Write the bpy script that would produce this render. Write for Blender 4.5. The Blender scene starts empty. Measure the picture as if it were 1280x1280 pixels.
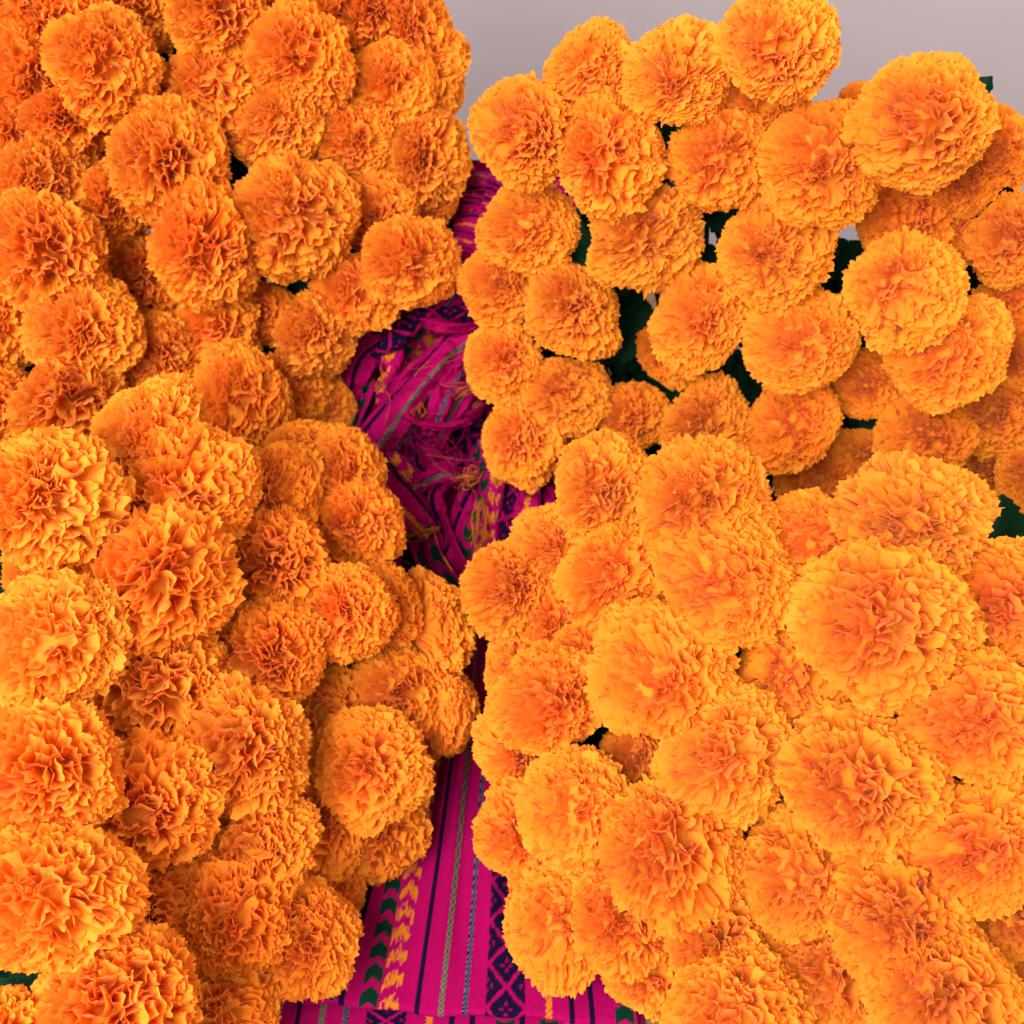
import bpy, math, random
import numpy as np
from mathutils import Vector, Matrix, Quaternion

R = math.radians
scene = bpy.context.scene
col = scene.collection

# ------------------------------------------------------------------ camera
CAM_H, PITCH, F = 0.85, 42.0, 1283.0            # metres, degrees down, focal length in photo pixels
cam_data = bpy.data.cameras.new('camera')
cam = bpy.data.objects.new('camera', cam_data)
col.objects.link(cam)
cam.location = (0, 0, CAM_H)
cam.rotation_euler = (R(90 - PITCH), 0, 0)
cam_data.sensor_width = 36.0
cam_data.lens = 36.0 * F / 1280.0
cam_data.clip_start = 0.01
cam_data.clip_end = 50
cam_data.dof.use_dof = True
cam_data.dof.focus_distance = 0.72
cam_data.dof.aperture_fstop = 8.0
scene.camera = cam

# ------------------------------------------------------------------ world, light, exposure
world = bpy.data.worlds.new('World')
scene.world = world
world.use_nodes = True
wb = world.node_tree.nodes['Background']
wb.inputs['Color'].default_value = (1.0, 0.93, 0.90, 1)
wb.inputs['Strength'].default_value = 0.58

def area_light(name, loc, target, size, power, color):
    d = bpy.data.lights.new(name, 'AREA')
    d.shape = 'RECTANGLE'
    d.size, d.size_y = size
    d.energy = power
    d.color = color
    o = bpy.data.objects.new(name, d)
    col.objects.link(o)
    o.location = loc
    v = Vector(target) - Vector(loc)
    o.rotation_euler = v.to_track_quat('-Z', 'Y').to_euler()
    return o

# window behind and to one side of the photographer
area_light('window_light', (-0.80, -0.60, 1.50), (0.20, 0.60, 0.2), (1.4, 1.4), 96.0, (1.0, 0.95, 0.90))
# added fill from the other side, no known source, brightening the wall
area_light('wall_fill_light', (1.75, 1.0, 1.5), (0.85, 1.75, 0.40), (0.6, 0.6), 34.0, (1.0, 0.90, 0.86))

scene.view_settings.view_transform = 'Standard'
scene.view_settings.look = 'None'
scene.view_settings.exposure = 0.0
scene.view_settings.gamma = 1.0
scene.render.engine = 'CYCLES'
scene.cycles.debug_use_spatial_splits = True
scene.cycles.max_bounces = 8
scene.cycles.diffuse_bounces = 6
scene.cycles.transmission_bounces = 4
scene.cycles.use_adaptive_sampling = True
scene.cycles.adaptive_threshold = 0.05
scene.cycles.adaptive_min_samples = 16

# ------------------------------------------------------------------ pixel -> world
FWD = Vector((0, math.cos(R(PITCH)), -math.sin(R(PITCH))))
UP = Vector((0, math.sin(R(PITCH)), math.cos(R(PITCH))))
RIGHT = Vector((1, 0, 0))
def ray(px, py):
    return (FWD + RIGHT * ((px - 640) / F) - UP * ((py - 640) / F)).normalized()
def at(px, py, d):
    return Vector(cam.location) + ray(px, py) * d
def on_table(px, py, z=0.0):
    r = ray(px, py)
    return Vector(cam.location) + r * ((z - CAM_H) / r.z)

# ------------------------------------------------------------------ helpers
def tag(o, label=None, cat=None, group=None, kind=None):
    if label: o['label'] = label
    if cat: o['category'] = cat
    if group: o['group'] = group
    if kind: o['kind'] = kind
    return o

def link(name, mesh, parent=None, mat=None):
    o = bpy.data.objects.new(name, mesh)
    col.objects.link(o)
    if parent: o.parent = parent
    if mat and not mesh.materials: mesh.materials.append(mat)
    return o

def mesh_from(name, verts, faces, mat=None, smooth=True):
    me = bpy.data.meshes.new(name)
    verts = np.asarray(verts, dtype=np.float32)
    faces = np.asarray(faces, dtype=np.int32)
    n, k = faces.shape
    me.vertices.add(len(verts)); me.vertices.foreach_set('co', verts.ravel())
    me.loops.add(n * k); me.loops.foreach_set('vertex_index', faces.ravel())
    me.polygons.add(n)
    me.polygons.foreach_set('loop_start', np.arange(0, n * k, k, dtype=np.int32))
    me.polygons.foreach_set('loop_total', np.full(n, k, dtype=np.int32))
    me.polygons.foreach_set('use_smooth', np.full(n, smooth, dtype=bool))
    me.update(calc_edges=True)
    if mat: me.materials.append(mat)
    return me

def grid_faces(nu, nv, base=0):
    i, j = np.meshgrid(np.arange(nu - 1), np.arange(nv - 1), indexing='ij')
    a = base + i * nv + j
    return np.stack([a, a + nv, a + nv + 1, a + 1], -1).reshape(-1, 4)

def tube(points, radii, sides=6, cap=True):
    P = np.array([list(p) for p in points], float)
    n = len(P)
    T = np.gradient(P, axis=0); T /= np.linalg.norm(T, axis=1)[:, None] + 1e-9
    ref = np.array([0.31, 0.95, 0.05]); 
    N = np.cross(T, ref); N /= np.linalg.norm(N, axis=1)[:, None] + 1e-9
    B = np.cross(T, N)
    a = np.linspace(0, 2 * np.pi, sides, endpoint=False)
    V = P[:, None, :] + np.asarray(radii)[:, None, None] * (N[:, None, :] * np.cos(a)[None, :, None] + B[:, None, :] * np.sin(a)[None, :, None])
    faces = []
    for i in range(n - 1):
        for j in range(sides):
            faces.append((i * sides + j, i * sides + (j + 1) % sides, (i + 1) * sides + (j + 1) % sides, (i + 1) * sides + j))
    return V.reshape(-1, 3), np.array(faces)

def float_attr(me, name, data):
    a = me.attributes.new(name, 'FLOAT', 'POINT')
    a.data.foreach_set('value', np.asarray(data, dtype=np.float32))

# ------------------------------------------------------------------ materials
def new_mat(name):
    m = bpy.data.materials.new(name); m.use_nodes = True
    nt = m.node_tree
    for n in list(nt.nodes):
        if n.type != 'OUTPUT_MATERIAL': nt.nodes.remove(n)
    return m, nt, [n for n in nt.nodes if n.type == 'OUTPUT_MATERIAL'][0]

def petal_material():
    m, nt, out = new_mat('petal_fabric')
    N, L = nt.nodes, nt.links
    at_ = N.new('ShaderNodeAttribute'); at_.attribute_name = 'tone'
    oi = N.new('ShaderNodeObjectInfo')
    ramp = N.new('ShaderNodeValToRGB')
    ramp.color_ramp.elements[0].color = (0.92, 0.285, 0.010, 1)
    ramp.color_ramp.elements[1].color = (0.97, 0.385, 0.034, 1)
    L.new(at_.outputs['Fac'], ramp.inputs['Fac'])
    mul = N.new('ShaderNodeMix'); mul.data_type = 'RGBA'; mul.blend_type = 'MULTIPLY'
    mul.inputs[0].default_value = 1.0
    L.new(ramp.outputs['Color'], mul.inputs[6]); L.new(oi.outputs['Color'], mul.inputs[7])
    # fine woven fabric relief
    tc = N.new('ShaderNodeTexCoord')
    no = N.new('ShaderNodeTexNoise'); no.inputs['Scale'].default_value = 38.0; no.inputs['Detail'].default_value = 3.0
    L.new(tc.outputs['Object'], no.inputs['Vector'])
    bp = N.new('ShaderNodeBump'); bp.inputs['Strength'].default_value = 0.25; bp.inputs['Distance'].default_value = 0.02
    L.new(no.outputs['Fac'], bp.inputs['Height'])
    pb = N.new('ShaderNodeBsdfPrincipled')
    pb.inputs['Roughness'].default_value = 0.75
    pb.inputs['Specular IOR Level'].default_value = 0.12
    pb.inputs['Sheen Weight'].default_value = 0.08
    L.new(mul.outputs[2], pb.inputs['Base Color']); 
    tr = N.new('ShaderNodeBsdfTranslucent'); L.new(mul.outputs[2], tr.inputs['Color'])
    mx = N.new('ShaderNodeMixShader'); mx.inputs['Fac'].default_value = 0.42
    L.new(pb.outputs[0], mx.inputs[1]); L.new(tr.outputs[0], mx.inputs[2]); L.new(mx.outputs[0], out.inputs['Surface'])
    return m

def simple_material(name, c1, c2, rough, scale, spec=0.3, bump=0.2, dist=0.002, stretch=None, sheen=0.0):
    m, nt, out = new_mat(name)
    N, L = nt.nodes, nt.links
    tc = N.new('ShaderNodeTexCoord')
    no = N.new('ShaderNodeTexNoise'); no.inputs['Scale'].default_value = scale; no.inputs['Detail'].default_value = 5.0
    if stretch:
        mp = N.new('ShaderNodeMapping'); mp.inputs['Scale'].default_value = stretch
        L.new(tc.outputs['Object'], mp.inputs['Vector']); L.new(mp.outputs[0], no.inputs['Vector'])
    else:
        L.new(tc.outputs['Object'], no.inputs['Vector'])
    ramp = N.new('ShaderNodeValToRGB')
    ramp.color_ramp.elements[0].position = 0.3; ramp.color_ramp.elements[0].color = (*c1, 1)
    ramp.color_ramp.elements[1].position = 0.7; ramp.color_ramp.elements[1].color = (*c2, 1)
    L.new(no.outputs['Fac'], ramp.inputs['Fac'])
    bp = N.new('ShaderNodeBump'); bp.inputs['Strength'].default_value = bump; bp.inputs['Distance'].default_value = dist
    L.new(no.outputs['Fac'], bp.inputs['Height'])
    pb = N.new('ShaderNodeBsdfPrincipled')
    pb.inputs['Roughness'].default_value = rough; pb.inputs['Specular IOR Level'].default_value = spec
    pb.inputs['Sheen Weight'].default_value = sheen
    L.new(ramp.outputs['Color'], pb.inputs['Base Color']); L.new(bp.outputs['Normal'], pb.inputs['Normal'])
    L.new(pb.outputs[0], out.inputs['Surface'])
    return m

def cloth_material():
    m, nt, out = new_mat('woven_pink_cloth')
    N, L = nt.nodes, nt.links
    ca = N.new('ShaderNodeAttribute'); ca.attribute_name = 'weave'
    uv = N.new('ShaderNodeAttribute'); uv.attribute_name = 'thread'       # cloth coordinates in centimetres
    sep = N.new('ShaderNodeSeparateXYZ'); L.new(uv.outputs['Vector'], sep.inputs[0])
    hs = []
    for k, ax in enumerate(('X', 'Y')):
        mu = N.new('ShaderNodeMath'); mu.operation = 'MULTIPLY'; mu.inputs[1].default_value = 2 * math.pi * (9.0, 7.0)[k]
        si = N.new('ShaderNodeMath'); si.operation = 'SINE'
        L.new(sep.outputs[ax], mu.inputs[0]); L.new(mu.outputs[0], si.inputs[0]); hs.append(si)
    ad = N.new('ShaderNodeMath'); ad.operation = 'MULTIPLY'
    L.new(hs[0].outputs[0], ad.inputs[0]); L.new(hs[1].outputs[0], ad.inputs[1])
    no = N.new('ShaderNodeTexNoise'); no.inputs['Scale'].default_value = 3.0; no.inputs['Detail'].default_value = 6.0
    L.new(uv.outputs['Vector'], no.inputs['Vector'])
    ad2 = N.new('ShaderNodeMath'); ad2.operation = 'ADD'
    L.new(ad.outputs[0], ad2.inputs[0]); L.new(no.outputs['Fac'], ad2.inputs[1])
    bp = N.new('ShaderNodeBump'); bp.inputs['Strength'].default_value = 0.5; bp.inputs['Distance'].default_value = 0.0006
    L.new(ad2.outputs[0], bp.inputs['Height'])
    hsv = N.new('ShaderNodeHueSaturation')
    mr = N.new('ShaderNodeMapRange'); mr.inputs['To Min'].default_value = 0.82; mr.inputs['To Max'].default_value = 1.12
    L.new(no.outputs['Fac'], mr.inputs['Value']); L.new(mr.outputs[0], hsv.inputs['Value'])
    L.new(ca.outputs['Color'], hsv.inputs['Color'])
    pb = N.new('ShaderNodeBsdfPrincipled')
    pb.inputs['Roughness'].default_value = 0.9; pb.inputs['Specular IOR Level'].default_value = 0.04
    L.new(hsv.outputs[0], pb.inputs['Base Color']); L.new(bp.outputs['Normal'], pb.inputs['Normal'])
    L.new(pb.outputs[0], out.inputs['Surface'])
    return m

M_PETAL = petal_material()
M_STEM = simple_material('stem_plastic', (0.002, 0.010, 0.005), (0.004, 0.020, 0.009), 0.55, 60, 0.12)
M_LEAF = simple_material('leaf_fabric', (0.001, 0.014, 0.006), (0.002, 0.030, 0.010), 0.6, 30, 0.06)
M_CLOTH = cloth_material()
M_WALL = simple_material('painted_wall', (0.33, 0.288, 0.312), (0.342, 0.299, 0.324), 0.8, 6, 0.2, 0.08, 0.001)
M_WOOD = simple_material('table_wood', (0.20, 0.10, 0.045), (0.34, 0.19, 0.09), 0.5, 14, 0.3, 0.15, 0.001, (1, 9, 9))

# ------------------------------------------------------------------ setting: table and wall
def box_mesh(name, lo, hi, mat, bevel=0.0):
    import bmesh
    bm = bmesh.new(); bmesh.ops.create_cube(bm, size=1)
    for v in bm.verts:
        for k in range(3): v.co[k] = lo[k] + (v.co[k] + 0.5) * (hi[k] - lo[k])
    if bevel: bmesh.ops.bevel(bm, geom=list(bm.edges), offset=bevel, segments=2, affect='EDGES')
    me = bpy.data.meshes.new(name); bm.to_mesh(me); bm.free(); me.materials.append(mat)
    return me

tag(link('table', box_mesh('table', (-1.1, 0.05, -0.04), (1.1, 1.60, 0.0), M_WOOD, 0.004)), kind='structure')
tag(link('wall', box_mesh('wall', (-2.6, 1.75, -0.9), (2.6, 1.85, 2.4), M_WALL)), kind='structure')

# ------------------------------------------------------------------ flower heads
def smoothstep(x): 
    x = np.clip(x, 0, 1); return x * x * (3 - 2 * x)

ALPHA = [112, 105, 98, 91, 84, 77, 70, 62, 54, 46, 38, 29, 19, 7]
COUNT = [28, 34, 37, 39, 40, 40, 40, 39, 37, 34, 30, 24, 18, 10]
NV = 9

def petal_layer(rng, alpha, count, wobble, k, form):
    """one ruffled fabric layer: a ring of overlapping petals with pinked tips"""
    nl = len(ALPHA)
    inner = k / (nl - 1)
    V, tone, Fc = [], [], []
    psi0 = rng.uniform(0, 2 * np.pi)
    t = (np.array([.1, .62, .87, 1.0]) if k < 2 else np.array([.55, .84, 1.0]))[:, None]; NT = len(t)
    v = np.linspace(-1, 1, NV)[None, :]
    for i in range(count):
        psi = psi0 + (i + rng.uniform(-.32, .32)) / count * 2 * np.pi
        a = abs(R(alpha + rng.normal(0, 4.0 + 2.5 * inner)))
        # uneven dome: lumps and pits shared by neighbouring petals
        lump = sum(w[0] * math.sin(w[1] * psi + w[2] + w[3] * a) for w in wobble)
        ln = 1 + 0.05 * lump + rng.normal(0, 0.026 + 0.006 * inner) + .05 * inner ** 2 - form['pit'] * math.exp(-(a / 0.42) ** 2)
        er = np.array([math.cos(psi), math.sin(psi), 0]); ez = np.array([0, 0, 1.0]); es = np.array([-math.sin(psi), math.cos(psi), 0])
        tip = er * math.sin(a) * ln + ez * (math.cos(a) * form['dome'] * ln - 0.04)
        b = np.array([0, 0, -0.66]) + er * (0.05 - .12 * inner ** 6)
        c = b + 0.5 * (tip - b) + ez * 0.20 * math.sin(a) + er * 0.02
        P = (1 - t) ** 2 * b + 2 * t * (1 - t) * c + t ** 2 * tip            # NT,3 centre line
        T = 2 * (1 - t) * (c - b) + 2 * t * (tip - c); T /= np.linalg.norm(T, axis=1)[:, None]
        # side vector, twisted about the centre line (more towards the middle)
        tw = rng.normal(0, 0.25 + 0.30 * inner + 0.6 * inner ** 6)
        n0 = np.cross(T, es); n0 /= np.linalg.norm(n0, axis=1)[:, None]
        s0 = np.cross(n0, T)
        S = s0 * math.cos(tw) + n0 * math.sin(tw)
        Nn = n0 * math.cos(tw) - s0 * math.sin(tw)
        w = rng.uniform(.105, .160) * (1.0 + 0.15 * inner)
        wt = w * (0.18 + 0.95 * smoothstep((t - .1) / .8)) 
        # pinked edge: rounded lobe with teeth
        teeth = ((np.arange(NV) % 2) * 2 - 1)[None, :] * rng.uniform(0.4, 1.2, NV)[None, :]
        notch = rng.choice([-.25, 0, .25]); lobe = np.sign(v - notch) 
        endshape = -0.07 * np.abs(v) ** 2.4 + 0.020 * teeth - rng.uniform(.02, .10) * np.exp(-((v - notch) / .16) ** 2)
        along = endshape * smoothstep((t - .5) / .5)
        ph, fr = rng.uniform(0, 6.28), rng.uniform(2.2, 4.6)
        amp = rng.uniform(.012, .042) * (1 + .4 * inner)
        cup = rng.normal(0.02, 0.05 + 0.05 * inner)
        curl = rng.normal(-0.02 - 0.08 * min(1, inner * 2.2) - 0.04 * inner ** 3, 0.05)
        if k < 2: amp *= .4; cup *= .3; curl *= .3; w_k = 1.3
        else: w_k = 1.0
        off = amp * np.sin(fr * v + ph) * smoothstep((t - .25) / .75) + cup * (v ** 2) * t ** 2 - curl * smoothstep((t - .58) / .42) \
            + rng.uniform(.012, .04) * np.sin(rng.uniform(6, 10) * v + ph * 2) * smoothstep((t - .6) / .4) + lobe * rng.normal(0, .03) * smoothstep((t - .7) / .3)
        X = P[:, None, :] + S[:, None, :] * (wt * w_k * v)[..., None] + T[:, None, :] * along[..., None] - Nn[:, None, :] * off[..., None]
        base = sum(len(x) for x in V)
        V.append(X.reshape(-1, 3))
        Fc.append(grid_faces(NT, NV, base))
        tn = 0.25 + 0.5 * rng.random() + 0.25 * (t + 0 * v)
        tone.append(np.clip(tn, 0, 1).ravel())
    return np.concatenate(V), np.concatenate(Fc), np.concatenate(tone)

def filler_core_shape(rng):
    """added inner dome under the petal tips, stops light leaking and keeps gaps shallow"""
    nr, na = 9, 20
    V = []
    for i in range(nr):
        a = R(.3 + 121 * i / (nr - 1))
        for j in range(na):
            p = 2 * np.pi * j / na
            q = 0.74 + (rng.normal(0, .03) if i else 0)
            V.append((math.sin(a) * math.cos(p) * q, math.sin(a) * math.sin(p) * q, math.cos(a) * 0.60 * q - .06))
    Fc = [(i * na + j, (i + 1) * na + j, (i + 1) * na + (j + 1) % na, i * na + (j + 1) % na) for i in range(nr - 1) for j in range(na)]
    return np.array(V), np.array(Fc), np.full(len(V), .6)

def calyx_mesh():
    prof = [(0.035, -1.02), (0.05, -0.98), (0.10, -0.90), (0.145, -0.78), (0.165, -0.66), (0.175, -0.56)]
    n = 14
    a = np.linspace(0, 2 * np.pi, n, endpoint=False)
    V = []
    for q, (r, z) in enumerate(prof):
        rr = r * (1 + 0.10 * np.cos(7 * a)) if q > 1 else r * np.ones(n)
        zz = z + (0.05 * np.cos(7 * a) if q == len(prof) - 1 else 0)
        V.append(np.stack([rr * np.cos(a), rr * np.sin(a), zz + 0 * a], 1))
    V = np.concatenate(V)
    Fc = [(i * n + j, i * n + (j + 1) % n, (i + 1) * n + (j + 1) % n, (i + 1) * n + j) for i in range(len(prof) - 1) for j in range(n)]
    return mesh_from('calyx', V, Fc, M_STEM)

def leaf_mesh(seed):
    rng = np.random.default_rng(seed)
    nt, nv = 15, 9
    t = np.linspace(0, 1, nt)[:, None]; v = np.linspace(-1, 1, nv)[None, :]
    w = 0.27 * np.sin(np.pi * np.clip(t, 0, 1) ** 0.75) ** 0.8 + 0.012
    w = w * (1 + 0.16 * np.sin(t * 38))                       # toothed outline
    x = v * w + 0.05 * np.sin(2.2 * t + seed)
    y = t + 0.05 * np.abs(v) * np.sin(np.pi * t)
    z = -0.35 * t ** 2 + 0.10 * np.abs(v) * np.sin(np.pi * t) + 0.02 * np.sin(11 * t + 3 * v + seed) * np.abs(v)
    V = np.stack([x, y + 0 * v, z], -1).reshape(-1, 3)
    Fc = grid_faces(nt, nv)
    return mesh_from('leaf', V, Fc, M_LEAF)

NVAR = 22
VARIANTS = []
for s in range(NVAR):
    rng = np.random.default_rng(100 + s)
    wob = [(rng.uniform(.3, .8), int(rng.integers(1, 6)), rng.uniform(0, 6.28), rng.uniform(-4, 4)) for _ in range(5)]
    form = dict(dome=rng.uniform(.66, .86), pit=rng.uniform(-.03, .05))
    VARIANTS.append([petal_layer(rng, ALPHA[k], COUNT[k], wob, k, form) for k in range(len(ALPHA))])
FILLER_CORE = filler_core_shape(np.random.default_rng(4))  # added filler that blocks light leaking through the heads
CALYX = calyx_mesh()
LEAVES = [leaf_mesh(s) for s in range(4)]

# x, y, diameter in photo pixels, tilt of the face (right, down), how far it sits behind its neighbours
A = [(134,84,122,.1,.2,0),(172,22,110,.2,.3,.5),(280,25,115,0,.35,0),(262,112,108,0,.2,.1),(213,208,140,.2,.15,0),
 (187,135,98,0,0,.45),(96,163,100,.4,.3,.1),(58,238,108,.3,.3,0),(152,262,104,.2,.3,.1),(265,315,140,.1,-.05,-.1),
 (62,330,135,0,.3,0),(15,180,112,-.3,.2,.5),(30,105,104,-.1,.2,.6),(75,45,108,-.1,.4,.5),(15,25,115,-.2,.2,.8),
 (118,3,100,0,.3,.9),(370,80,118,-.1,.3,0),(348,165,112,0,.3,0),(450,172,102,0,.1,0),(370,275,140,0,.1,-.1),
 (468,268,102,-.1,.1,.1),(490,112,104,.1,.2,.1),(425,40,105,0,.4,.5),(475,25,98,.3,.3,.5),(530,30,100,.6,0,.6),
 (537,95,104,.6,.1,.5),(545,195,114,.6,.2,.5),(515,238,80,.4,.1,.35),(520,335,126,.3,.2,0),(562,250,74,.7,.3,.8),
 (440,370,104,0,.1,-.1),(405,425,116,.5,.5,.3),(272,415,108,0,.2,.4),(325,395,86,0,.2,.75),(180,355,104,0,.4,.7),
 (102,405,128,0,.05,0),(5,415,98,.2,.2,.2),(100,508,126,.2,.3,.1),(200,455,104,0,.2,.15),(8,510,100,.3,.2,.2),
 (300,512,130,0,.3,0),(368,490,106,.2,.2,.3),(415,510,66,.3,.2,.7),(335,3,100,0,.2,.8),(390,8,100,.2,.2,.8),
 (235,300,90,0,.3,.9),(500,180,80,.3,.1,.6),(410,225,80,.1,.2,.8),(130,320,90,0,.3,.8),(330,110,80,0,.2,.8)]
B = [(642,167,142,-.58,0,0),(733,75,114,-.45,-.3,.1),(850,87,128,0,-.48,.1),(974,42,138,.1,-.55,0),(760,190,146,0,0,-.1),
 (945,125,124,0,0,.4),(900,205,132,.1,.2,0),(1028,207,152,0,.15,-.1),(1150,158,150,-.2,.1,0),(663,285,122,-.1,.1,0),
 (815,297,142,.2,.1,0),(963,310,136,.1,0,0),(626,365,104,-.2,.1,.3),(715,382,124,0,0,-.1),(875,397,134,.1,0,0),
 (1005,430,134,0,.05,-.1),(1118,357,136,-.1,.05,-.05),(1180,445,140,0,0,0),(622,455,102,-.2,0,0),(711,493,110,.1,0,0),
 (645,555,114,-.2,.1,.1),(793,522,92,.2,0,.2),(880,537,122,.2,.1,0),(990,532,120,-.1,0,.1),(720,578,90,-.1,.2,.4),
 (835,440,90,.1,.2,.8),(1085,485,88,0,.3,.6),(1158,553,118,-.2,0,.4),(1120,275,118,-.2,.2,.5),(1190,290,86,.3,0,.75),
 (1220,222,100,.5,.3,.6),(1250,172,96,.4,-.2,.9),(1262,302,102,-.1,.1,.5),(1268,378,90,0,.1,.7),(1262,448,98,0,.2,.6),
 (1248,520,102,0,.2,.6),(1250,600,100,.1,.2,.9),(1020,602,110,0,.2,.95),(1090,580,92,0,.2,.95),(1072,140,72,-.3,0,.8),
 (1290,590,90,0,0,.2)]
C = [(190,555,138,.1,.1,.1),(230,618,158,.1,.1,0),(65,622,146,.1,0,0),(363,628,120,.2,0,.1),(440,592,104,.3,.1,.1),
 (378,568,82,.2,.1,.4),(203,722,176,.1,0,-.1),(335,712,130,-.1,.2,.2),(447,668,116,.25,.2,.2),(72,720,98,0,.1,.6),
 (72,805,156,.05,.2,0),(198,862,150,.05,.1,.3),(340,808,136,.05,-.1,0),(430,768,118,-.1,.2,-.6),(500,757,122,.93,-.1,.2),
 (556,782,126,1.0,0,.4),(508,870,122,.2,0,.05),(566,885,118,1.0,.05,.1),(405,890,116,.1,.1,.3),(300,943,166,.1,0,-.1),
 (62,955,160,.1,-.1,0),(182,1000,146,0,-.1,0),(458,960,138,.1,0,0),(482,1038,118,.3,.1,.4),(402,1042,126,0,.2,.4),
 (312,1062,140,.1,0,0),(65,1118,166,.1,-.1,-.1),(192,1128,126,.2,.1,.3),(296,1155,132,.1,0,0),(386,1172,128,.1,0,0),
 (405,1108,104,0,.2,.8),(138,1275,170,.05,.1,0),(280,1275,116,.1,.1,.3),(-5,1305,96,0,0,.6),(235,1190,92,0,.2,.9),
 (130,930,90,0,.1,.8),(270,790,90,0,.2,.8),(380,1000,90,0,.2,.8),(265,1110,90,0,.2,.8),(320,870,90,.1,.2,.8)]
D = [(757,617,122,.2,.1,0),(885,630,162,.2,.05,0),(1020,682,130,0,.1,.2),(1145,636,166,-.05,-.52,.3),(766,716,132,.1,-.1,0),
 (905,722,158,.05,.1,-.05),(1100,780,192,-.1,-.05,-.1),(1245,755,142,-.1,.1,.2),(687,685,108,-.3,.1,.3),(632,742,120,-.4,.1,.1),
 (688,780,112,-.3,.1,.3),(745,845,118,.1,0,.2),(838,842,174,.15,0,-.1),(988,838,142,-.05,0,.2),(688,880,134,-.1,.1,0),
 (640,850,114,-.6,0,.3),(1212,895,156,-.1,0,0),(910,950,162,.05,0,0),(1072,970,178,0,0,-.1),(722,1012,144,-.2,.1,0),
 (800,945,90,.1,.1,.5),(640,950,114,-.6,0,.3),(636,1050,116,-.4,.1,.2),(852,1058,176,.2,0,-.1),(1003,1082,144,0,-.1,0),
 (1215,1045,156,-.1,-.1,0),(1122,1128,156,-.1,-.1,0),(698,1152,128,-.2,0,0),(792,1150,136,.1,0,0),(912,1182,136,.1,-.1,0),
 (1038,1210,132,0,0,.2),(1168,1240,166,-.05,0,0),(1278,1145,96,.1,0,.1),(1232,1180,112,0,.1,.7),(806,1214,100,0,.2,.3),
 (930,1282,162,0,0,0),(1060,1280,114,0,0,.5),(1275,1252,104,0,0,.6),(690,1092,104,-.1,.1,.5),(1090,885,94,0,0,.6),
 (1280,842,80,0,.1,.5),(1150,1020,90,0,.1,.7),(880,1020,96,0,.1,.8),(955,1000,100,0,.1,.8),(960,770,90,0,.1,.8),
 (830,680,90,0,.1,.8),(1180,820,90,0,.1,.8),(760,1090,80,0,.1,.8),(1000,1160,90,0,.1,.8),(670,980,80,-.3,.1,.6)]

BUNCH = {'A': (A, 'in packed bunch below wall', 'flowers of the packed bunch below the grey wall'),
         'B': (B, 'in loose bunch before wall', 'flowers of the loose bunch before the pale wall'),
         'C': (C, 'in bunch beside chevron stripes', 'flowers of the bunch by the chevron stripes'),
         'D': (D, 'in bunch beside diamond border', 'flowers of the bunch by the diamond border')}

UNIQUE = {('B', 3): 'topmost orange marigold standing alone and nodding upward before the pale wall',
          ('B', 0): 'orange marigold turned sideways with ruffled rim beside the twisted end of cloth',
          ('B', 1): 'orange marigold rising above the sideways one, smooth back to the pale wall',
          ('B', 2): 'flattened orange marigold on a bare dark stem against the pale wall',
          ('B', 8): 'large round orange marigold at the shoulder of the loose bunch, wall behind it',
          ('B', 9): 'orange marigold hanging over the twisted cloth end',
          ('C', 14): 'orange marigold in profile like an open fan, uppermost of three over the cloth',
          ('C', 15): 'orange marigold in profile overhanging the cloth, middle of the three fans',
          ('C', 17): 'dim orange marigold in profile over the dark gap, lowest of the three fans',
          ('C', 6): 'widest orange marigold of the bunch beside the chevron stripes, facing out',
          ('C', 31): 'low orange marigold with broad smooth folds on its upper side, beside green leaves',
          ('C', 29): 'orange marigold resting lowest over the chevron-striped cloth',
          ('D', 6): 'widest orange marigold of all, flat round face in the full bunch',
          ('D', 3): 'broad orange marigold tilted upward showing stacked layers beside a dark leaf',
          ('D', 27): 'orange marigold covering the diamond border near the cloth fold',
          ('D', 12): 'palest brightly lit orange marigold with fringed side, next to a small dark gap',
          ('A', 19): 'large open orange marigold with a star-like deep centre, in the packed bunch',
          ('A', 30): 'small round orange marigold jutting out above the cloth heap',
          ('A', 31): 'orange marigold seen edge-on with stacked ruffled layers beside the cloth heap'}

GAPS = [(212,72),(285,215),(372,362),(40,455),(20,700),(785,430),(725,300),(845,160),(1045,340),(1205,345),(1245,415),(1075,540),(930,470),
        (755,925),(455,870),(105,870),(105,1045),(30,1220),(1255,660),(300,1222)]
ANCHOR = {'A': (370, 275, 'star-centred'), 'B': (974, 42, 'topmost'), 'C': (203, 722, 'widest'), 'D': (1100, 780, 'widest')}

def design(a):   # terms of the smooth depth fit
    x, y = (a[:, 0] - 640) / 640, (a[:, 1] - 640) / 640
    return np.stack([np.ones(len(a)), x, y, x * x, y * y, x * y], 1)

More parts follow.
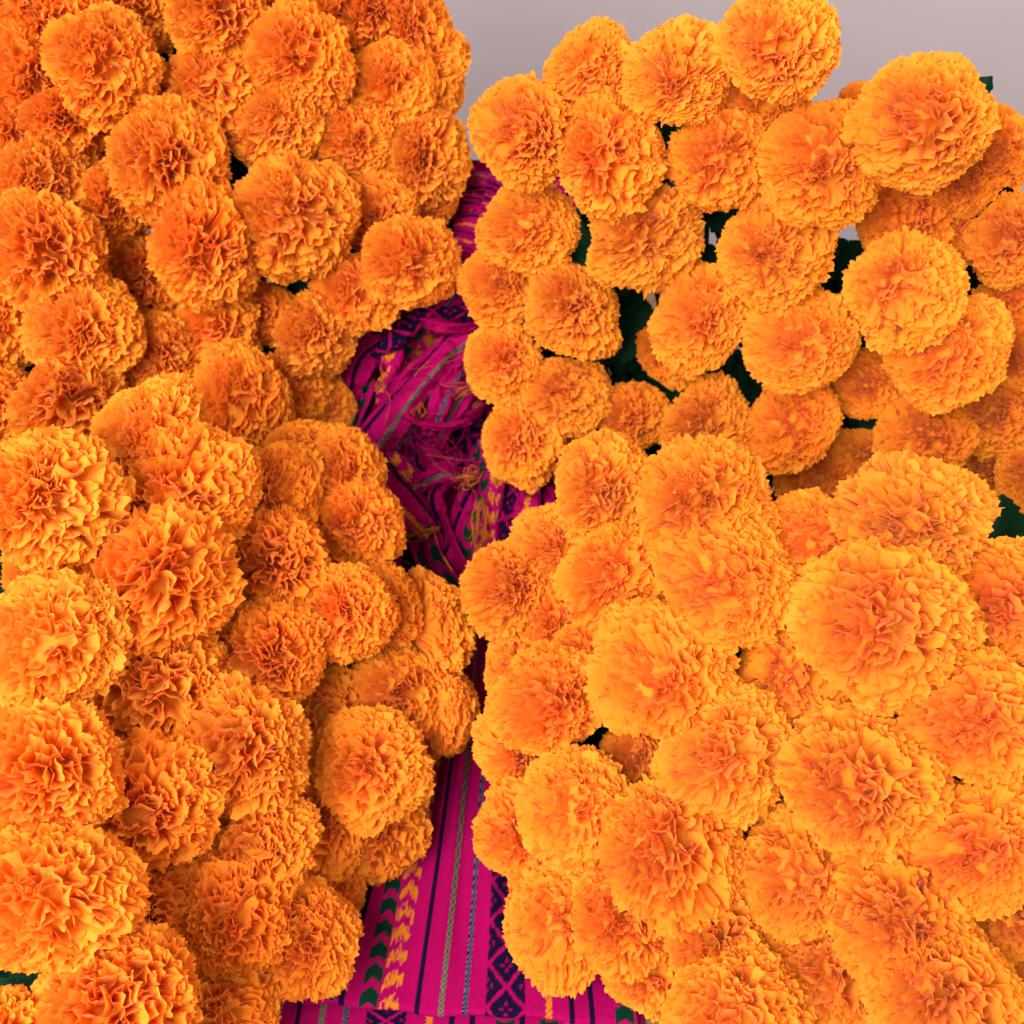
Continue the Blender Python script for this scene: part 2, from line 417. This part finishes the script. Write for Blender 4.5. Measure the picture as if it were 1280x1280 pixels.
random.seed(5)
rngl = np.random.default_rng(77)
EXTRA_LEAVES = [(40,1230,.70),(15,1195,.72),(1255,655,.84),(1270,690,.84),(25,1225,.82),(60,1205,.84),(100,872,.86),(108,1048,.84),(1258,662,.93),(1240,690,.93),(1048,345,1.02),(1205,345,1.06),
    (845,160,.97),(1245,415,1.04),(785,440,1.05),(775,395,1.05),(725,295,1.03),(755,925,.86),(20,700,.90),(5,720,.92),(212,72,1.02),
    (205,85,1.02),(285,215,1.02),(372,362,1.0),(40,455,.98),(1075,540,1.06),(930,470,1.04),(1125,435,1.0),(125,1190,.80),
    (300,1222,.84),(185,410,1.02),(0,745,.88),(12,690,.92),(1278,1110,.88),(1040,320,1.05)]
placed = []
def rot_to(v, roll):
    return v.to_track_quat('Z', 'Y').to_matrix().to_4x4() @ Matrix.Rotation(roll, 4, 'Z')

for bk, (rows, where, group) in BUNCH.items():
    arr = np.array(rows, float)
    front = arr[arr[:, 5] < 0.25]
    dist = F * 0.092 / front[:, 2]
    X = design(front)
    coef = np.linalg.solve(X.T @ X + np.diag([0, .3, .3, 1.2, 1.2, 1.2]), X.T @ dist)
    base_d = design(arr) @ coef
    mean_d = base_d[arr[:, 5] < .25].mean(); base_d = mean_d + .6 * (base_d - mean_d)      # blooms further out are also smaller
    pos = []
    for i, (px, py, dm, ox, oy, back) in enumerate(rows):
        raw = F * 0.092 / dm
        d = 0.85 * base_d[i] + 0.15 * min(max(raw, base_d[i] - .1), base_d[i] + .12) + 0.055 * back
        d = min(d, {'A': 1.06, 'B': 1.06, 'C': .95, 'D': .95}[bk] + .03 * back)
        pos.append((d, at(px, py, d)))
    cx = sum(p.x for _, p in pos) / len(pos); cy = sum(p.y for _, p in pos) / len(pos)
    big = sorted(r[2] for r in rows)
    for i, (px, py, dm, ox, oy, back) in enumerate(rows):
        d, p = pos[i]
        rad = dm / 2 * d / F * (1.0 if ox > .9 else {'A': .97, 'B': .92, 'C': 1.0, 'D': 1.0}[bk])
        r = ray(px, py)
        e1 = r.cross(UP).normalized(); e2 = e1.cross(r).normalized()     # image right, image up
        jx, jy = rngl.normal(0, .12, 2)
        sx, sy = ox * 1.15 + jx, oy * 1.15 + jy
        s2 = min(sx * sx + sy * sy, .985)
        k = math.sqrt(s2 / max(sx * sx + sy * sy, 1e-9))
        face = (e1 * sx * k - e2 * sy * k - r * math.sqrt(1 - s2)).normalized()
        if ox > .9: face = (e1 * .90 - e2 * oy + r * .42).normalized()      # seen from behind, in profile
        c = p - (face + r * face.dot(-r)) * 0.22 * rad
        # foot of the stem, gathered on the table under the bunch
        fx = cx + 0.22 * (c.x - cx) + rngl.normal(0, .008)
        fy = cy + 0.10 + 0.22 * (c.y - cy) + rngl.normal(0, .008)
        foot = Vector((fx, fy, 0.0))
        root = bpy.data.objects.new('marigold_flower', None)
        root.empty_display_size = 0.02
        col.objects.link(root); root.location = foot
        # label
        edge = (bk in 'AC' and ox >= .25 and px > 430) or (bk in 'BD' and ox <= -.2 and px < 720)
        sky = (bk == 'B' and py < 260 and px > 1050) or (bk == 'A' and px > 500 and py < 210)
        size = 'large' if dm >= big[int(len(big) * .66)] else ('small' if dm <= big[int(len(big) * .33)] else 'medium')
        if (bk, i) in UNIQUE: lab = UNIQUE[(bk, i)]
        else:
            toward = ox if bk in 'AC' else -ox
            tilt = 'turned to the cloth' if toward >= .18 else 'turned from the cloth' if toward <= -.08 else 'nodding forward' if oy >= .2 else 'tipped upward' if oy <= -.08 else 'facing out'
            role = 'deep behind others' if back >= .55 else 'outlined against the wall' if sky else 'half covered' if back >= .2 else 'fully in view'
            near = min(math.hypot(px - gx, py - gy) for gx, gy in GAPS) < .72 * dm
            ax_, ay_, aname = ANCHOR[bk]
            touch = math.hypot(px - ax_, py - ay_) < 165
            if role == 'fully in view': role = 'touching the %s bloom' % aname if touch else 'beside a dark gap' if near else 'closed in all round'
            elif role == 'half covered' and near: role = 'half hiding a gap'
            lab = '%s orange marigold %s, %s, %s' % (size, tilt, role, where)
        tag(root, lab, 'flower', group)
        # head
        var = VARIANTS[(i * 7 + ord(bk) * 3) % NVAR]
        sq = rngl.uniform(.91, 1.09)
        mat = Matrix.Translation(c - foot) @ rot_to(face, rngl.uniform(0, 6.28)) @ Matrix.Diagonal((rad * sq, rad / sq, rad * rngl.uniform(.74, 1.02), 1))
        g = rngl.uniform(.93, 1.05); w = rngl.uniform(.94, 1.02)
        dw = rngl.uniform(-1, 1, (3, 3)) * 2.2; dp = rngl.uniform(0, 6.28, 3); sh = rngl.normal(0, .16, 2)
        for ln_, (pv, pf, pt) in enumerate(var + [FILLER_CORE]):
            if back >= .55 and ln_ < 3: continue          # rear layers of heads sunk among the others
            warp = 1 + 0.07 * np.sin(pv @ dw[0] + dp[0])[:, None] + 0.045 * np.sin(pv @ (dw[1] * 2) + dp[1])[:, None]
            lean = ((pv[:, 2:] + .66) / 1.4) ** 2
            pv = pv + np.r_[sh, 0][None] * lean
            nm = 'petal_layer' if ln_ < len(var) else 'filler_core'
            me = mesh_from(nm, pv * warp, pf, M_PETAL); float_attr(me, 'tone', pt)
            o = link(nm, me, root); o.matrix_local = mat; o.color = (w, w * g, w * g * g, 1)
        link('calyx', CALYX, root).matrix_local = mat
        # stem
        b0 = c - face * rad * 0.98 - foot
        L = b0.length
        k1 = b0 - face * min(.07, L * .4); k2 = Vector((b0.x * .25, b0.y * .25, b0.z * .45))
        ts = np.linspace(0, 1, 12)
        pts = [((1 - t) ** 3) * b0 + 3 * (1 - t) ** 2 * t * k1 + 3 * (1 - t) * t * t * k2 for t in ts]
        V, Fc = tube(pts, np.linspace(.0024, .0030, 12), 6)
        link('stem', mesh_from('stem', V, Fc, M_STEM), root)
        # leaves on the stem
        near_cloth = (bk in 'AC' and px > 290) or (bk in 'BD' and px < 770)
        for q in range(6):
            t = (0.36 if near_cloth else 0.10) + 0.095 * q + rngl.uniform(-.03, .05)
            pp = ((1 - t) ** 3) * b0 + 3 * (1 - t) ** 2 * t * k1 + 3 * (1 - t) * t * t * k2
            ang = rngl.uniform(0, 6.28)
            side = Matrix.Rotation(ang, 3, face) @ face.orthogonal().normalized()
            yax = (side * .9 + face * rngl.uniform(-.3, .35)).normalized()
            zax = (face - yax * face.dot(yax)).normalized(); xax = yax.cross(zax)
            s = rngl.uniform(.050, .072) * (.8 if near_cloth else 1)
            mm = Matrix((xax, yax, zax)).transposed().to_4x4()
            o = link('leaf', LEAVES[int(rngl.integers(4))], root)
            o.matrix_local = Matrix.Translation(pp) @ mm @ Matrix.Scale(s, 4)
        placed.append((px, py, d, root, foot))

for (px, py, d) in EXTRA_LEAVES:        # leaves that show in the gaps, some added only to keep gaps dark, each on the nearest flower's stem
    d += .10
    c = at(px, py, d)
    best = min(placed, key=lambda q: (q[0] - px) ** 2 + (q[1] - py) ** 2 + (0 if q[2] < d else 3000))
    root, foot = best[3], best[4]
    r = ray(px, py)
    y = (RIGHT * rngl.normal() + UP * rngl.normal()).normalized(); z = (-r - y * (-r).dot(y) + UP * .25).normalized()
    y = (y - z * y.dot(z)).normalized(); x = y.cross(z)
    s = rngl.uniform(.055, .075)
    o = link('leaf', LEAVES[int(rngl.integers(4))], root)
    o.matrix_local = Matrix.Translation(c - y * s * .5 - foot) @ Matrix((x, y, z)).transposed().to_4x4() @ Matrix.Scale(s, 4)

# ------------------------------------------------------------------ the woven cloth
PINK = np.array((0.33, 0.0015, 0.085)); NAVY = np.array((0.007, 0.003, 0.026)); GREEN = np.array((0.003, 0.028, 0.014))
YEL = np.array((0.56, 0.17, 0.010)); GREY = np.array((0.17, 0.155, 0.11)); BLUEG = np.array((0.10, 0.10, 0.16))

def hash2(a, b):
    x = np.sin(a * 127.1 + b * 311.7) * 43758.5453
    return x - np.floor(x)

def weave(u, v):
    """colour of the brocade at cloth coordinates in centimetres; stripes run along v, repeating every 24 cm"""
    u = np.mod(u, 24.0); uq = np.floor(u / .1) * .1; vq = np.floor(v / .1) * .1
    C = np.tile(PINK, u.shape + (1,))
    def put(mask, c): C[mask] = c
    chk = (np.floor(u / .18) + np.floor(v / .18)) % 2 == 0
    def line(c0, hw): return np.abs(np.mod(u - c0 + 12, 24) - 12) < hw
    put(line(0, .21), NAVY)
    put(line(1.9, .23), GREY * .3); put(line(1.9, .23) & chk, GREY)
    put(line(3.8, .23), NAVY); put(line(3.8, .23) & chk & (np.abs(u - 3.8) < .2), BLUEG)
    # diamond border
    bu, bv = (uq - 7.0) / 1.6, vq / 1.75
    inb = line(7.0, 1.62)
    p, q = bu + bv, bu - bv
    fp, fq = np.abs(p - np.round(p / 1.0) * 1.0), np.abs(q - np.round(q / 1.0) * 1.0)
    fp = np.abs(np.mod(p, 2) - 1); fq = np.abs(np.mod(q, 2) - 1)
    put(inb, NAVY)
    put(inb & ((fp < .13) | (fq < .13)), PINK)
    cp, cq = np.abs(np.abs(np.mod(p + 1, 2) - 1) - 1 + 1), 0
    dp, dq = np.mod(p, 2) - 0, np.mod(q, 2) - 0
    dp, dq = np.minimum(dp, 2 - dp), np.minimum(dq, 2 - dq)          # distance to a diamond's centre lines
    put(inb & (dp < .36) & (dq < .36) & ((dp > .12) & (dq > .12)), PINK * .75)
    zz = np.abs(np.mod(v, .5) - .25)
    put(line(10.5, .28) & (np.abs(np.abs(u - 10.5) - zz * .8) < .13), YEL)
    put(line(12.3, .2), NAVY); put(line(13.9, .2), NAVY)
    # chevrons
    def chev(c0, hw, color, slant, per, fill, rag):
        du = uq - c0
        ph = np.mod(vq + slant * np.abs(du) + rag * hash2(uq * 10, np.floor(vq / per)), per) / per
        put(line(c0, hw) & (ph < fill), color)
    chev(16.5, .75, GREEN, .7, 1.9, .62, .1)
    put(line(17.9, .24), NAVY)
    chev(20.05, .78, GREEN, .75, 1.9, .66, .12)
    chev(21.75, .80, YEL, .8, 1.9, .50, .60)
    thin = line(21.75, .85) & (hash2(np.floor(u / .1), np.floor(v / .45)) < .12)
    put(thin, PINK)
    C = C * (0.90 + .2 * hash2(np.floor(u / .1), np.floor(v / .1)))[..., None]
    return np.clip(C, 0, 1)

def sheet(name, X, U, Vv, parent, thick=0.0012):
    nu, nv = X.shape[:2]
    me = mesh_from(name, X.reshape(-1, 3), grid_faces(nu, nv), M_CLOTH)
    c = np.ones((nu * nv, 4), np.float32); c[:, :3] = weave(U, Vv).reshape(-1, 3)
    a = me.attributes.new('weave', 'FLOAT_COLOR', 'POINT'); a.data.foreach_set('color', c.ravel())
    th = np.stack([U, Vv, 0 * U], -1).reshape(-1, 3).astype(np.float32)
    b = me.attributes.new('thread', 'FLOAT_VECTOR', 'POINT'); b.data.foreach_set('vector', th.ravel())
    o = link(name, me, parent)
    if thick:
        md = o.modifiers.new('thickness', 'SOLIDIFY'); md.thickness = thick; md.offset = -1
    return o

def catmull(P, n):
    P = np.array([list(p) for p in P], float)
    P = np.vstack([2 * P[0] - P[1], P, 2 * P[-1] - P[-2]])
    m = len(P) - 3
    out = []
    for s in np.linspace(0, m - 1e-6, n):
        i = int(s); t = s - i
        a, b, c, d = P[i:i + 4]
        out.append(.5 * ((2 * b) + (-a + c) * t + (2 * a - 5 * b + 4 * c - d) * t * t + (-a + 3 * b - 3 * c + d) * t ** 3))
    return np.array(out)

cloth_base = on_table(560, 1200)
cloth = bpy.data.objects.new('woven_cloth', None); col.objects.link(cloth)
cloth.empty_display_size = .05
tag(cloth, 'magenta woven shawl with navy, green and yellow patterned stripes, heaped between the flower bunches', 'cloth')

# runner lying on the table, folded under at the hem, gathered towards the heap
def runner():
    nu, nv = 250, 330
    path = [on_table(556, 1258, .012), on_table(572, 1110, .012), on_table(588, 950, .014), on_table(596, 860, .02),
            at(597, 790, 1.10), at(586, 730, 1.085), at(572, 690, 1.075), at(555, 640, 1.09)]
    Cc = catmull(path, nv)
    seg = np.r_[0, np.cumsum(np.linalg.norm(np.diff(Cc, axis=0), axis=1))]
    u = np.linspace(-9, 17.5, nu)
    s = seg / seg[-1]
    g = np.interp(s, [0, .30, .55, .75, 1], [1.0, .86, .70, .50, .42])
    wave = np.interp(s, [0, .08, .3, .6, 1], [0.0, .0008, .003, .009, .012])
    U = np.repeat(u[:, None], nv, 1); Vv = np.repeat((seg * 100)[None, :], nu, 0)
    X = np.zeros((nu, nv, 3))
    Tn = np.gradient(Cc, axis=0); Tn /= np.linalg.norm(Tn, axis=1)[:, None]
    side = np.cross(Tn, [0, 0, 1.0]); side /= np.linalg.norm(side, axis=1)[:, None]
    nrm = np.cross(side, Tn)
    uc = (U - 2.2) / 100
    ph = U * 1.35 + 0.6 * np.sin(Vv * .12)
    hgt = wave[None, :] * (1 + np.sin(ph) + .5 * np.sin(2.3 * ph + 1 + Vv * .08))
    X = Cc[None] + side[None] * (uc * g[None, :])[..., None] + nrm[None] * hgt[..., None]
    X[..., 2] += .0012 * np.sin(U * .8 + Vv * .33) * np.clip(Vv / 4, 0, 1)
    # hem: fold under, a half roll below the front edge
    nh = 26
    a = np.linspace(0, np.pi * 1.0, nh)[1:]
    f = X[:, 0, :]
    t0 = -Tn[0]
    rr = 0.0042 
    bow = 0.0015 * np.sin(u * .45 + 1)[:, None] + 0.001 * np.sin(u * 1.1)[:, None]
    H = f[:, None, :] + t0[None, None] * (rr * np.sin(a))[None, :, None] - np.array([0, 0, 1.0]) * (rr * (1 - np.cos(a)))[None, :, None]
    back = np.linspace(0.003, .03, 8)
    Hb = H[:, -1:, :] - t0 * back[None, :, None]
    H = np.concatenate([H, Hb], 1)[:, ::-1]
    vh = -np.r_[rr * a, rr * np.pi + back][::-1] * 100
    X = np.concatenate([H, X], 1); X[:, :, :] += 0
    X += (t0[None, None] * (bow * np.clip(1 - np.r_[np.zeros(H.shape[1]), seg] / .06, 0, 1)[None, :])[..., None])
    Vv = np.concatenate([np.repeat(vh[None], nu, 0), Vv], 1); U = np.repeat(u[:, None], X.shape[1], 1)
    sheet('runner_panel', X, U, Vv, cloth, .0009)
runner()

def under_layer():
    nu, nv = 250, 110
    a, b = on_table(560, 1235), on_table(550, 1400)
    s = np.linspace(0, 1, nv); u = np.linspace(-11.0, 18.0, nu)
    U, S = np.meshgrid(u, s, indexing='ij')
    X = np.zeros((nu, nv, 3))
    ctr = np.array(a)[None, None] * (1 - S[..., None]) + np.array(b)[None, None] * S[..., None]
    X = ctr + np.array([1, 0.02, 0])[None, None] * ((U - 2.2) / 100)[..., None]
    X[..., 2] = .0024 + .0006 * np.sin(U * .9 + S * 5) + .0008 * np.sin(U * .37)
    sheet('under_panel', X, U * 1.0 + 9.6, S * 18 + 4, cloth, .0008)
under_layer()

# the heap: a lumpy body of cloth on the step, with folded bands, a twisted end and loose fringe on top
def fbm(x, y, seed, n=4):
    r = np.random.default_rng(seed); z = 0
    for k in range(n):
        a = r.uniform(0, 6.28, 4)
        f = 1.9 ** k
        z = z + np.sin(x * f * math.cos(a[0]) + y * f * math.sin(a[0]) + a[1] + 1.3 * np.sin(y * f * .8 + a[2])) / 1.7 ** k
    return z

def heap_body():
    nu, nv = 140, 220
    px = np.linspace(400, 730, nu); py = np.linspace(200, 760, nv)
    X = np.zeros((nu, nv, 3)); U = np.zeros((nu, nv)); Vv = np.zeros((nu, nv))
    o = np.array(cam.location)
    for i in range(nu):
        for j in range(nv):
            d = 1.135 + (500 - py[j]) * .00018 
            r = ray(px[i], py[j]); X[i, j] = (r.x * d, r.y * d, r.z * d)
    PX, PY = np.meshgrid(px, py, indexing='ij')
    ax = (PX - 560) * .8 + (PY - 500) * .6; ay = (PY - 500) * .8 - (PX - 560) * .6
    rel = .011 * fbm(ax * .055, ay * .012, 3) + .006 * fbm(PX * .08, PY * .05, 9)
    edge = np.clip((np.abs(PX - 560) - 90) / 80, 0, 1) ** 2 * .05
    n = X / np.linalg.norm(X, axis=2)[..., None]
    X = X + n * (edge - rel)[..., None] + o
    sheet('heap_body', X, ax * .085 + 3, ay * .085, cloth, 0)
heap_body()

def band(points, width, u0, arch=1.0, roll=0.0, twist=0.0, seed=0, v0=0.0, crumple=1.0, vs=1.0):
    """a folded strip of the shawl swept along a path of photo points with distances"""
    P = [at(x, y, d) for (x, y, d) in points]
    n = 112; m = 42
    Cc = catmull(P, n)
    seg = np.r_[0, np.cumsum(np.linalg.norm(np.diff(Cc, axis=0), axis=1))]
    T = np.gradient(Cc, axis=0); T /= np.linalg.norm(T, axis=1)[:, None]
    view = Cc - np.array(cam.location); view /= np.linalg.norm(view, axis=1)[:, None]
    S = np.cross(T, view); S /= np.linalg.norm(S, axis=1)[:, None]
    N = np.cross(S, T); sg = np.sign(np.sum(N * -view, axis=1)); N *= sg[:, None]
    ang = roll + twist * np.linspace(0, 1, n)
    S2 = S * np.cos(ang)[:, None] + N * np.sin(ang)[:, None]; N2 = N * np.cos(ang)[:, None] - S * np.sin(ang)[:, None]
    q = np.linspace(-1, 1, m)
    w = width / 100
    th = q * arch * 1.5
    rad = w / (3.0 * arch)
    xs = np.sin(th) * rad; zs = np.cos(th) * rad
    ends = np.clip(np.minimum(np.linspace(0, 1, n), np.linspace(1, 0, n)) / .10, 0, 1) ** .6
    pinch = (.55 + .45 * ends) * (1 + .18 * np.sin(np.linspace(0, 7, n) + seed))
    Q, G = np.meshgrid(q, seg * 100, indexing='ij')
    cr = crumple * (.0016 * np.sin(Q * 6 + seed + .5 * np.sin(G * .6)) + .0012 * fbm(Q * 4, G * .9, seed + 40) + .0007 * fbm(Q * 9, G * 2.1, seed + 80))
    X = Cc[None] + S2[None] * (xs[:, None] * pinch[None])[..., None] + N2[None] * (zs[:, None] * pinch[None] - rad + cr)[..., None]
    sheet('cloth_fold', X, Q * width / 2 + u0, G * vs + v0, cloth, 0)

# twisted end wound round itself, between the two rear bunches
def twisted_end():
    P = catmull([at(612, 225, 1.13), at(604, 262, 1.12), at(598, 300, 1.105), at(590, 335, 1.10), at(578, 362, 1.10)], 130)
    m = 60
    T = np.gradient(P, axis=0); T /= np.linalg.norm(T, axis=1)[:, None]
    N = np.cross(T, [1, 0, 0]); N /= np.linalg.norm(N, axis=1)[:, None]; B = np.cross(T, N)
    th = np.linspace(0, 2 * np.pi, m)
    s = np.linspace(0, 1, 130)
    TH, S = np.meshgrid(th, s, indexing='ij')
    spiral = TH + S * 34
    rad = .021 + .0045 * np.abs(np.sin(spiral / 2)) ** .7 + .006 * S + .001 * np.sin(3 * TH + 20 * S)
    X = P[None] + (N[None] * np.cos(TH)[..., None] + B[None] * np.sin(TH)[..., None]) * rad[..., None]
    sheet('twisted_end', X, np.mod(spiral, 2 * np.pi) * 1.15 + np.floor(spiral / (2 * np.pi)) * 3.1, TH * 2 + S * 3, cloth, 0)
twisted_end()

BANDS = [   # path in photo points with distance, width cm, pattern position, arch, roll, twist
 ([(604,318,1.085),(585,342,1.070),(560,372,1.065),(536,402,1.080)], 6.4, 3.3, .6, .1, .2),
 ([(612,378,1.075),(590,388,1.060),(560,390,1.056),(525,394,1.058),(488,408,1.075)], 2.8, 7.2, 1.0, -.2, .5),
 ([(608,402,1.065),(578,409,1.050),(548,406,1.048),(520,398,1.060)], 1.8, 9.4, 1.0, .2, -.2),
 ([(535,402,1.062),(508,414,1.056),(486,428,1.060),(465,446,1.078)], 2.6, 6.2, 1.1, .1, .4),
 ([(490,425,1.095),(458,452,1.080),(443,490,1.078),(432,535,1.100)], 4.2, 12.8, .9, -.3, .2),
 ([(500,430,1.075),(490,455,1.062),(484,480,1.060),(462,520,1.078)], 3.2, 22.6, 1.0, -.1, .4),
 ([(470,470,1.085),(462,500,1.070),(450,530,1.070),(442,570,1.090)], 2.8, 17.6, 1.0, -.1, .3),
 ([(598,415,1.070),(562,440,1.050),(520,486,1.038),(484,534,1.045),(448,585,1.075)], 4.8, 1.5, .85, .1, -.2),
 ([(566,425,1.062),(528,450,1.052),(500,480,1.052),(472,520,1.066)], 2.2, 9.6, 1.1, -.1, .2),
 ([(590,448,1.070),(562,476,1.050),(545,510,1.045),(530,545,1.060)], 3.0, 3.2, .95, .1, .2),
 ([(604,462,1.078),(584,492,1.062),(566,520,1.062),(548,560,1.080)], 2.6, 2.2, 1.0, .2, -.3),
 ([(606,500,1.082),(590,512,1.072),(572,520,1.074),(556,536,1.088)], 2.0, 22.4, 1.0, .2, .3),
 ([(488,488,1.058),(500,512,1.042),(522,528,1.036),(556,534,1.038),(590,526,1.058)], 1.3, 9.4, 1.3, 0, .4),
 ([(492,518,1.062),(510,534,1.050),(518,556,1.048),(522,580,1.054),(540,596,1.070)], 1.5, 17.9, 1.2, 0, .3),
 ([(474,540,1.080),(488,566,1.062),(508,590,1.058),(520,620,1.076)], 2.6, 21.9, 1.0, -.1, .4),
 ([(610,585,1.085),(585,592,1.066),(555,590,1.058),(528,602,1.062),(505,630,1.080)], 3.0, 1.6, 1.0, .2, -.4),
 ([(560,600,1.075),(545,618,1.060),(548,640,1.058),(556,668,1.066)], 2.4, 12.6, 1.0, 0, .3),
 ([(466,575,1.090),(490,612,1.068),(520,645,1.056),(546,680,1.064),(552,735,1.090)], 5.4, 11.0, .85, -.2, .1),
 ([(462,628,1.095),(488,656,1.076),(512,688,1.072),(532,735,1.095)], 4.2, 7.0, .8, -.2, 0),
 ([(596,610,1.080),(578,645,1.062),(562,688,1.060),(548,745,1.088)], 3.8, 0.4, .95, 0, .2),
 ([(598,545,1.080),(612,590,1.058),(608,632,1.050),(596,676,1.054),(586,745,1.085)], 4.6, 21.0, .85, .2, -.2),
 ([(640,585,1.085),(640,622,1.066),(626,664,1.062),(606,715,1.078),(596,760,1.10)], 4.4, 7.1, .7, .2, 0),
 ([(664,590,1.085),(660,625,1.064),(652,664,1.062),(634,710,1.080)], 4.0, 10.6, .8, .2, .1),
 ([(692,596,1.090),(684,628,1.072),(672,656,1.072),(652,690,1.090)], 3.2, 13.1, .9, .2, .1)]
for q, (pts, wd, u0, ar, ro, tw_) in enumerate(BANDS):
    band(pts, wd, u0, ar, ro, tw_, q + 1, 2.3 * q, 1.7)

# loose fringe threads
def fringe():
    r = np.random.default_rng(8)
    Vs, Fs, Cs, base = [], [], [], 0
    specs = [((605, 478), (560, 488), 20, PINK, 5), ((600, 484), (572, 490), 8, YEL, 3), ((530, 560), (575, 572), 18, PINK, 9), ((598, 590), (575, 604), 14, YEL, 6),
             ((548, 660), (512, 668), 14, YEL, 5), ((600, 430), (500, 490), 7, PINK, 12), ((480, 470), (472, 482), 8, YEL, 4), ((525, 505), (523, 520), 8, YEL, 3),
             ((602, 625), (596, 680), 14, YEL, 5), ((520, 545), (560, 590), 12, PINK, 14), ((470, 480), (500, 520), 6, PINK, 14)]
    for (ax, ay), (bx, by), n, c, sp in specs:
        for _ in range(n):
            j = lambda s: r.normal(0, s)
            ex, ey = bx + j(sp), by + j(sp); sx, sy = ax + j(sp * .5), ay + j(sp * .5)
            mx, my = (sx + ex) / 2 + j(sp), (sy + ey) / 2 + j(sp)
            P = catmull([at(sx, sy, 1.045 + j(.006)), at(mx, my, 1.034 + j(.006)), at(ex, ey, 1.042 + j(.006)), at(ex + j(sp), ey + j(sp), 1.05 + j(.006))], 14)
            V, Fc = tube(P, np.full(14, .00032), 4)
            Vs.append(V); Fs.append(Fc + base); base += len(V)
            cc = (c if r.random() > .25 else (PINK + YEL) / 2) * r.uniform(.7, 1.15)
            Cs.append(np.tile(np.r_[np.clip(cc, 0, 1), 1], (len(V), 1)))
    me = mesh_from('fringe', np.concatenate(Vs), np.concatenate(Fs), M_CLOTH)
    a = me.attributes.new('weave', 'FLOAT_COLOR', 'POINT'); a.data.foreach_set('color', np.concatenate(Cs).astype(np.float32).ravel())
    b = me.attributes.new('thread', 'FLOAT_VECTOR', 'POINT'); b.data.foreach_set('vector', (np.concatenate(Vs) * 100).astype(np.float32).ravel())
    o = link('fringe', me, cloth); o['kind'] = 'stuff'
fringe()
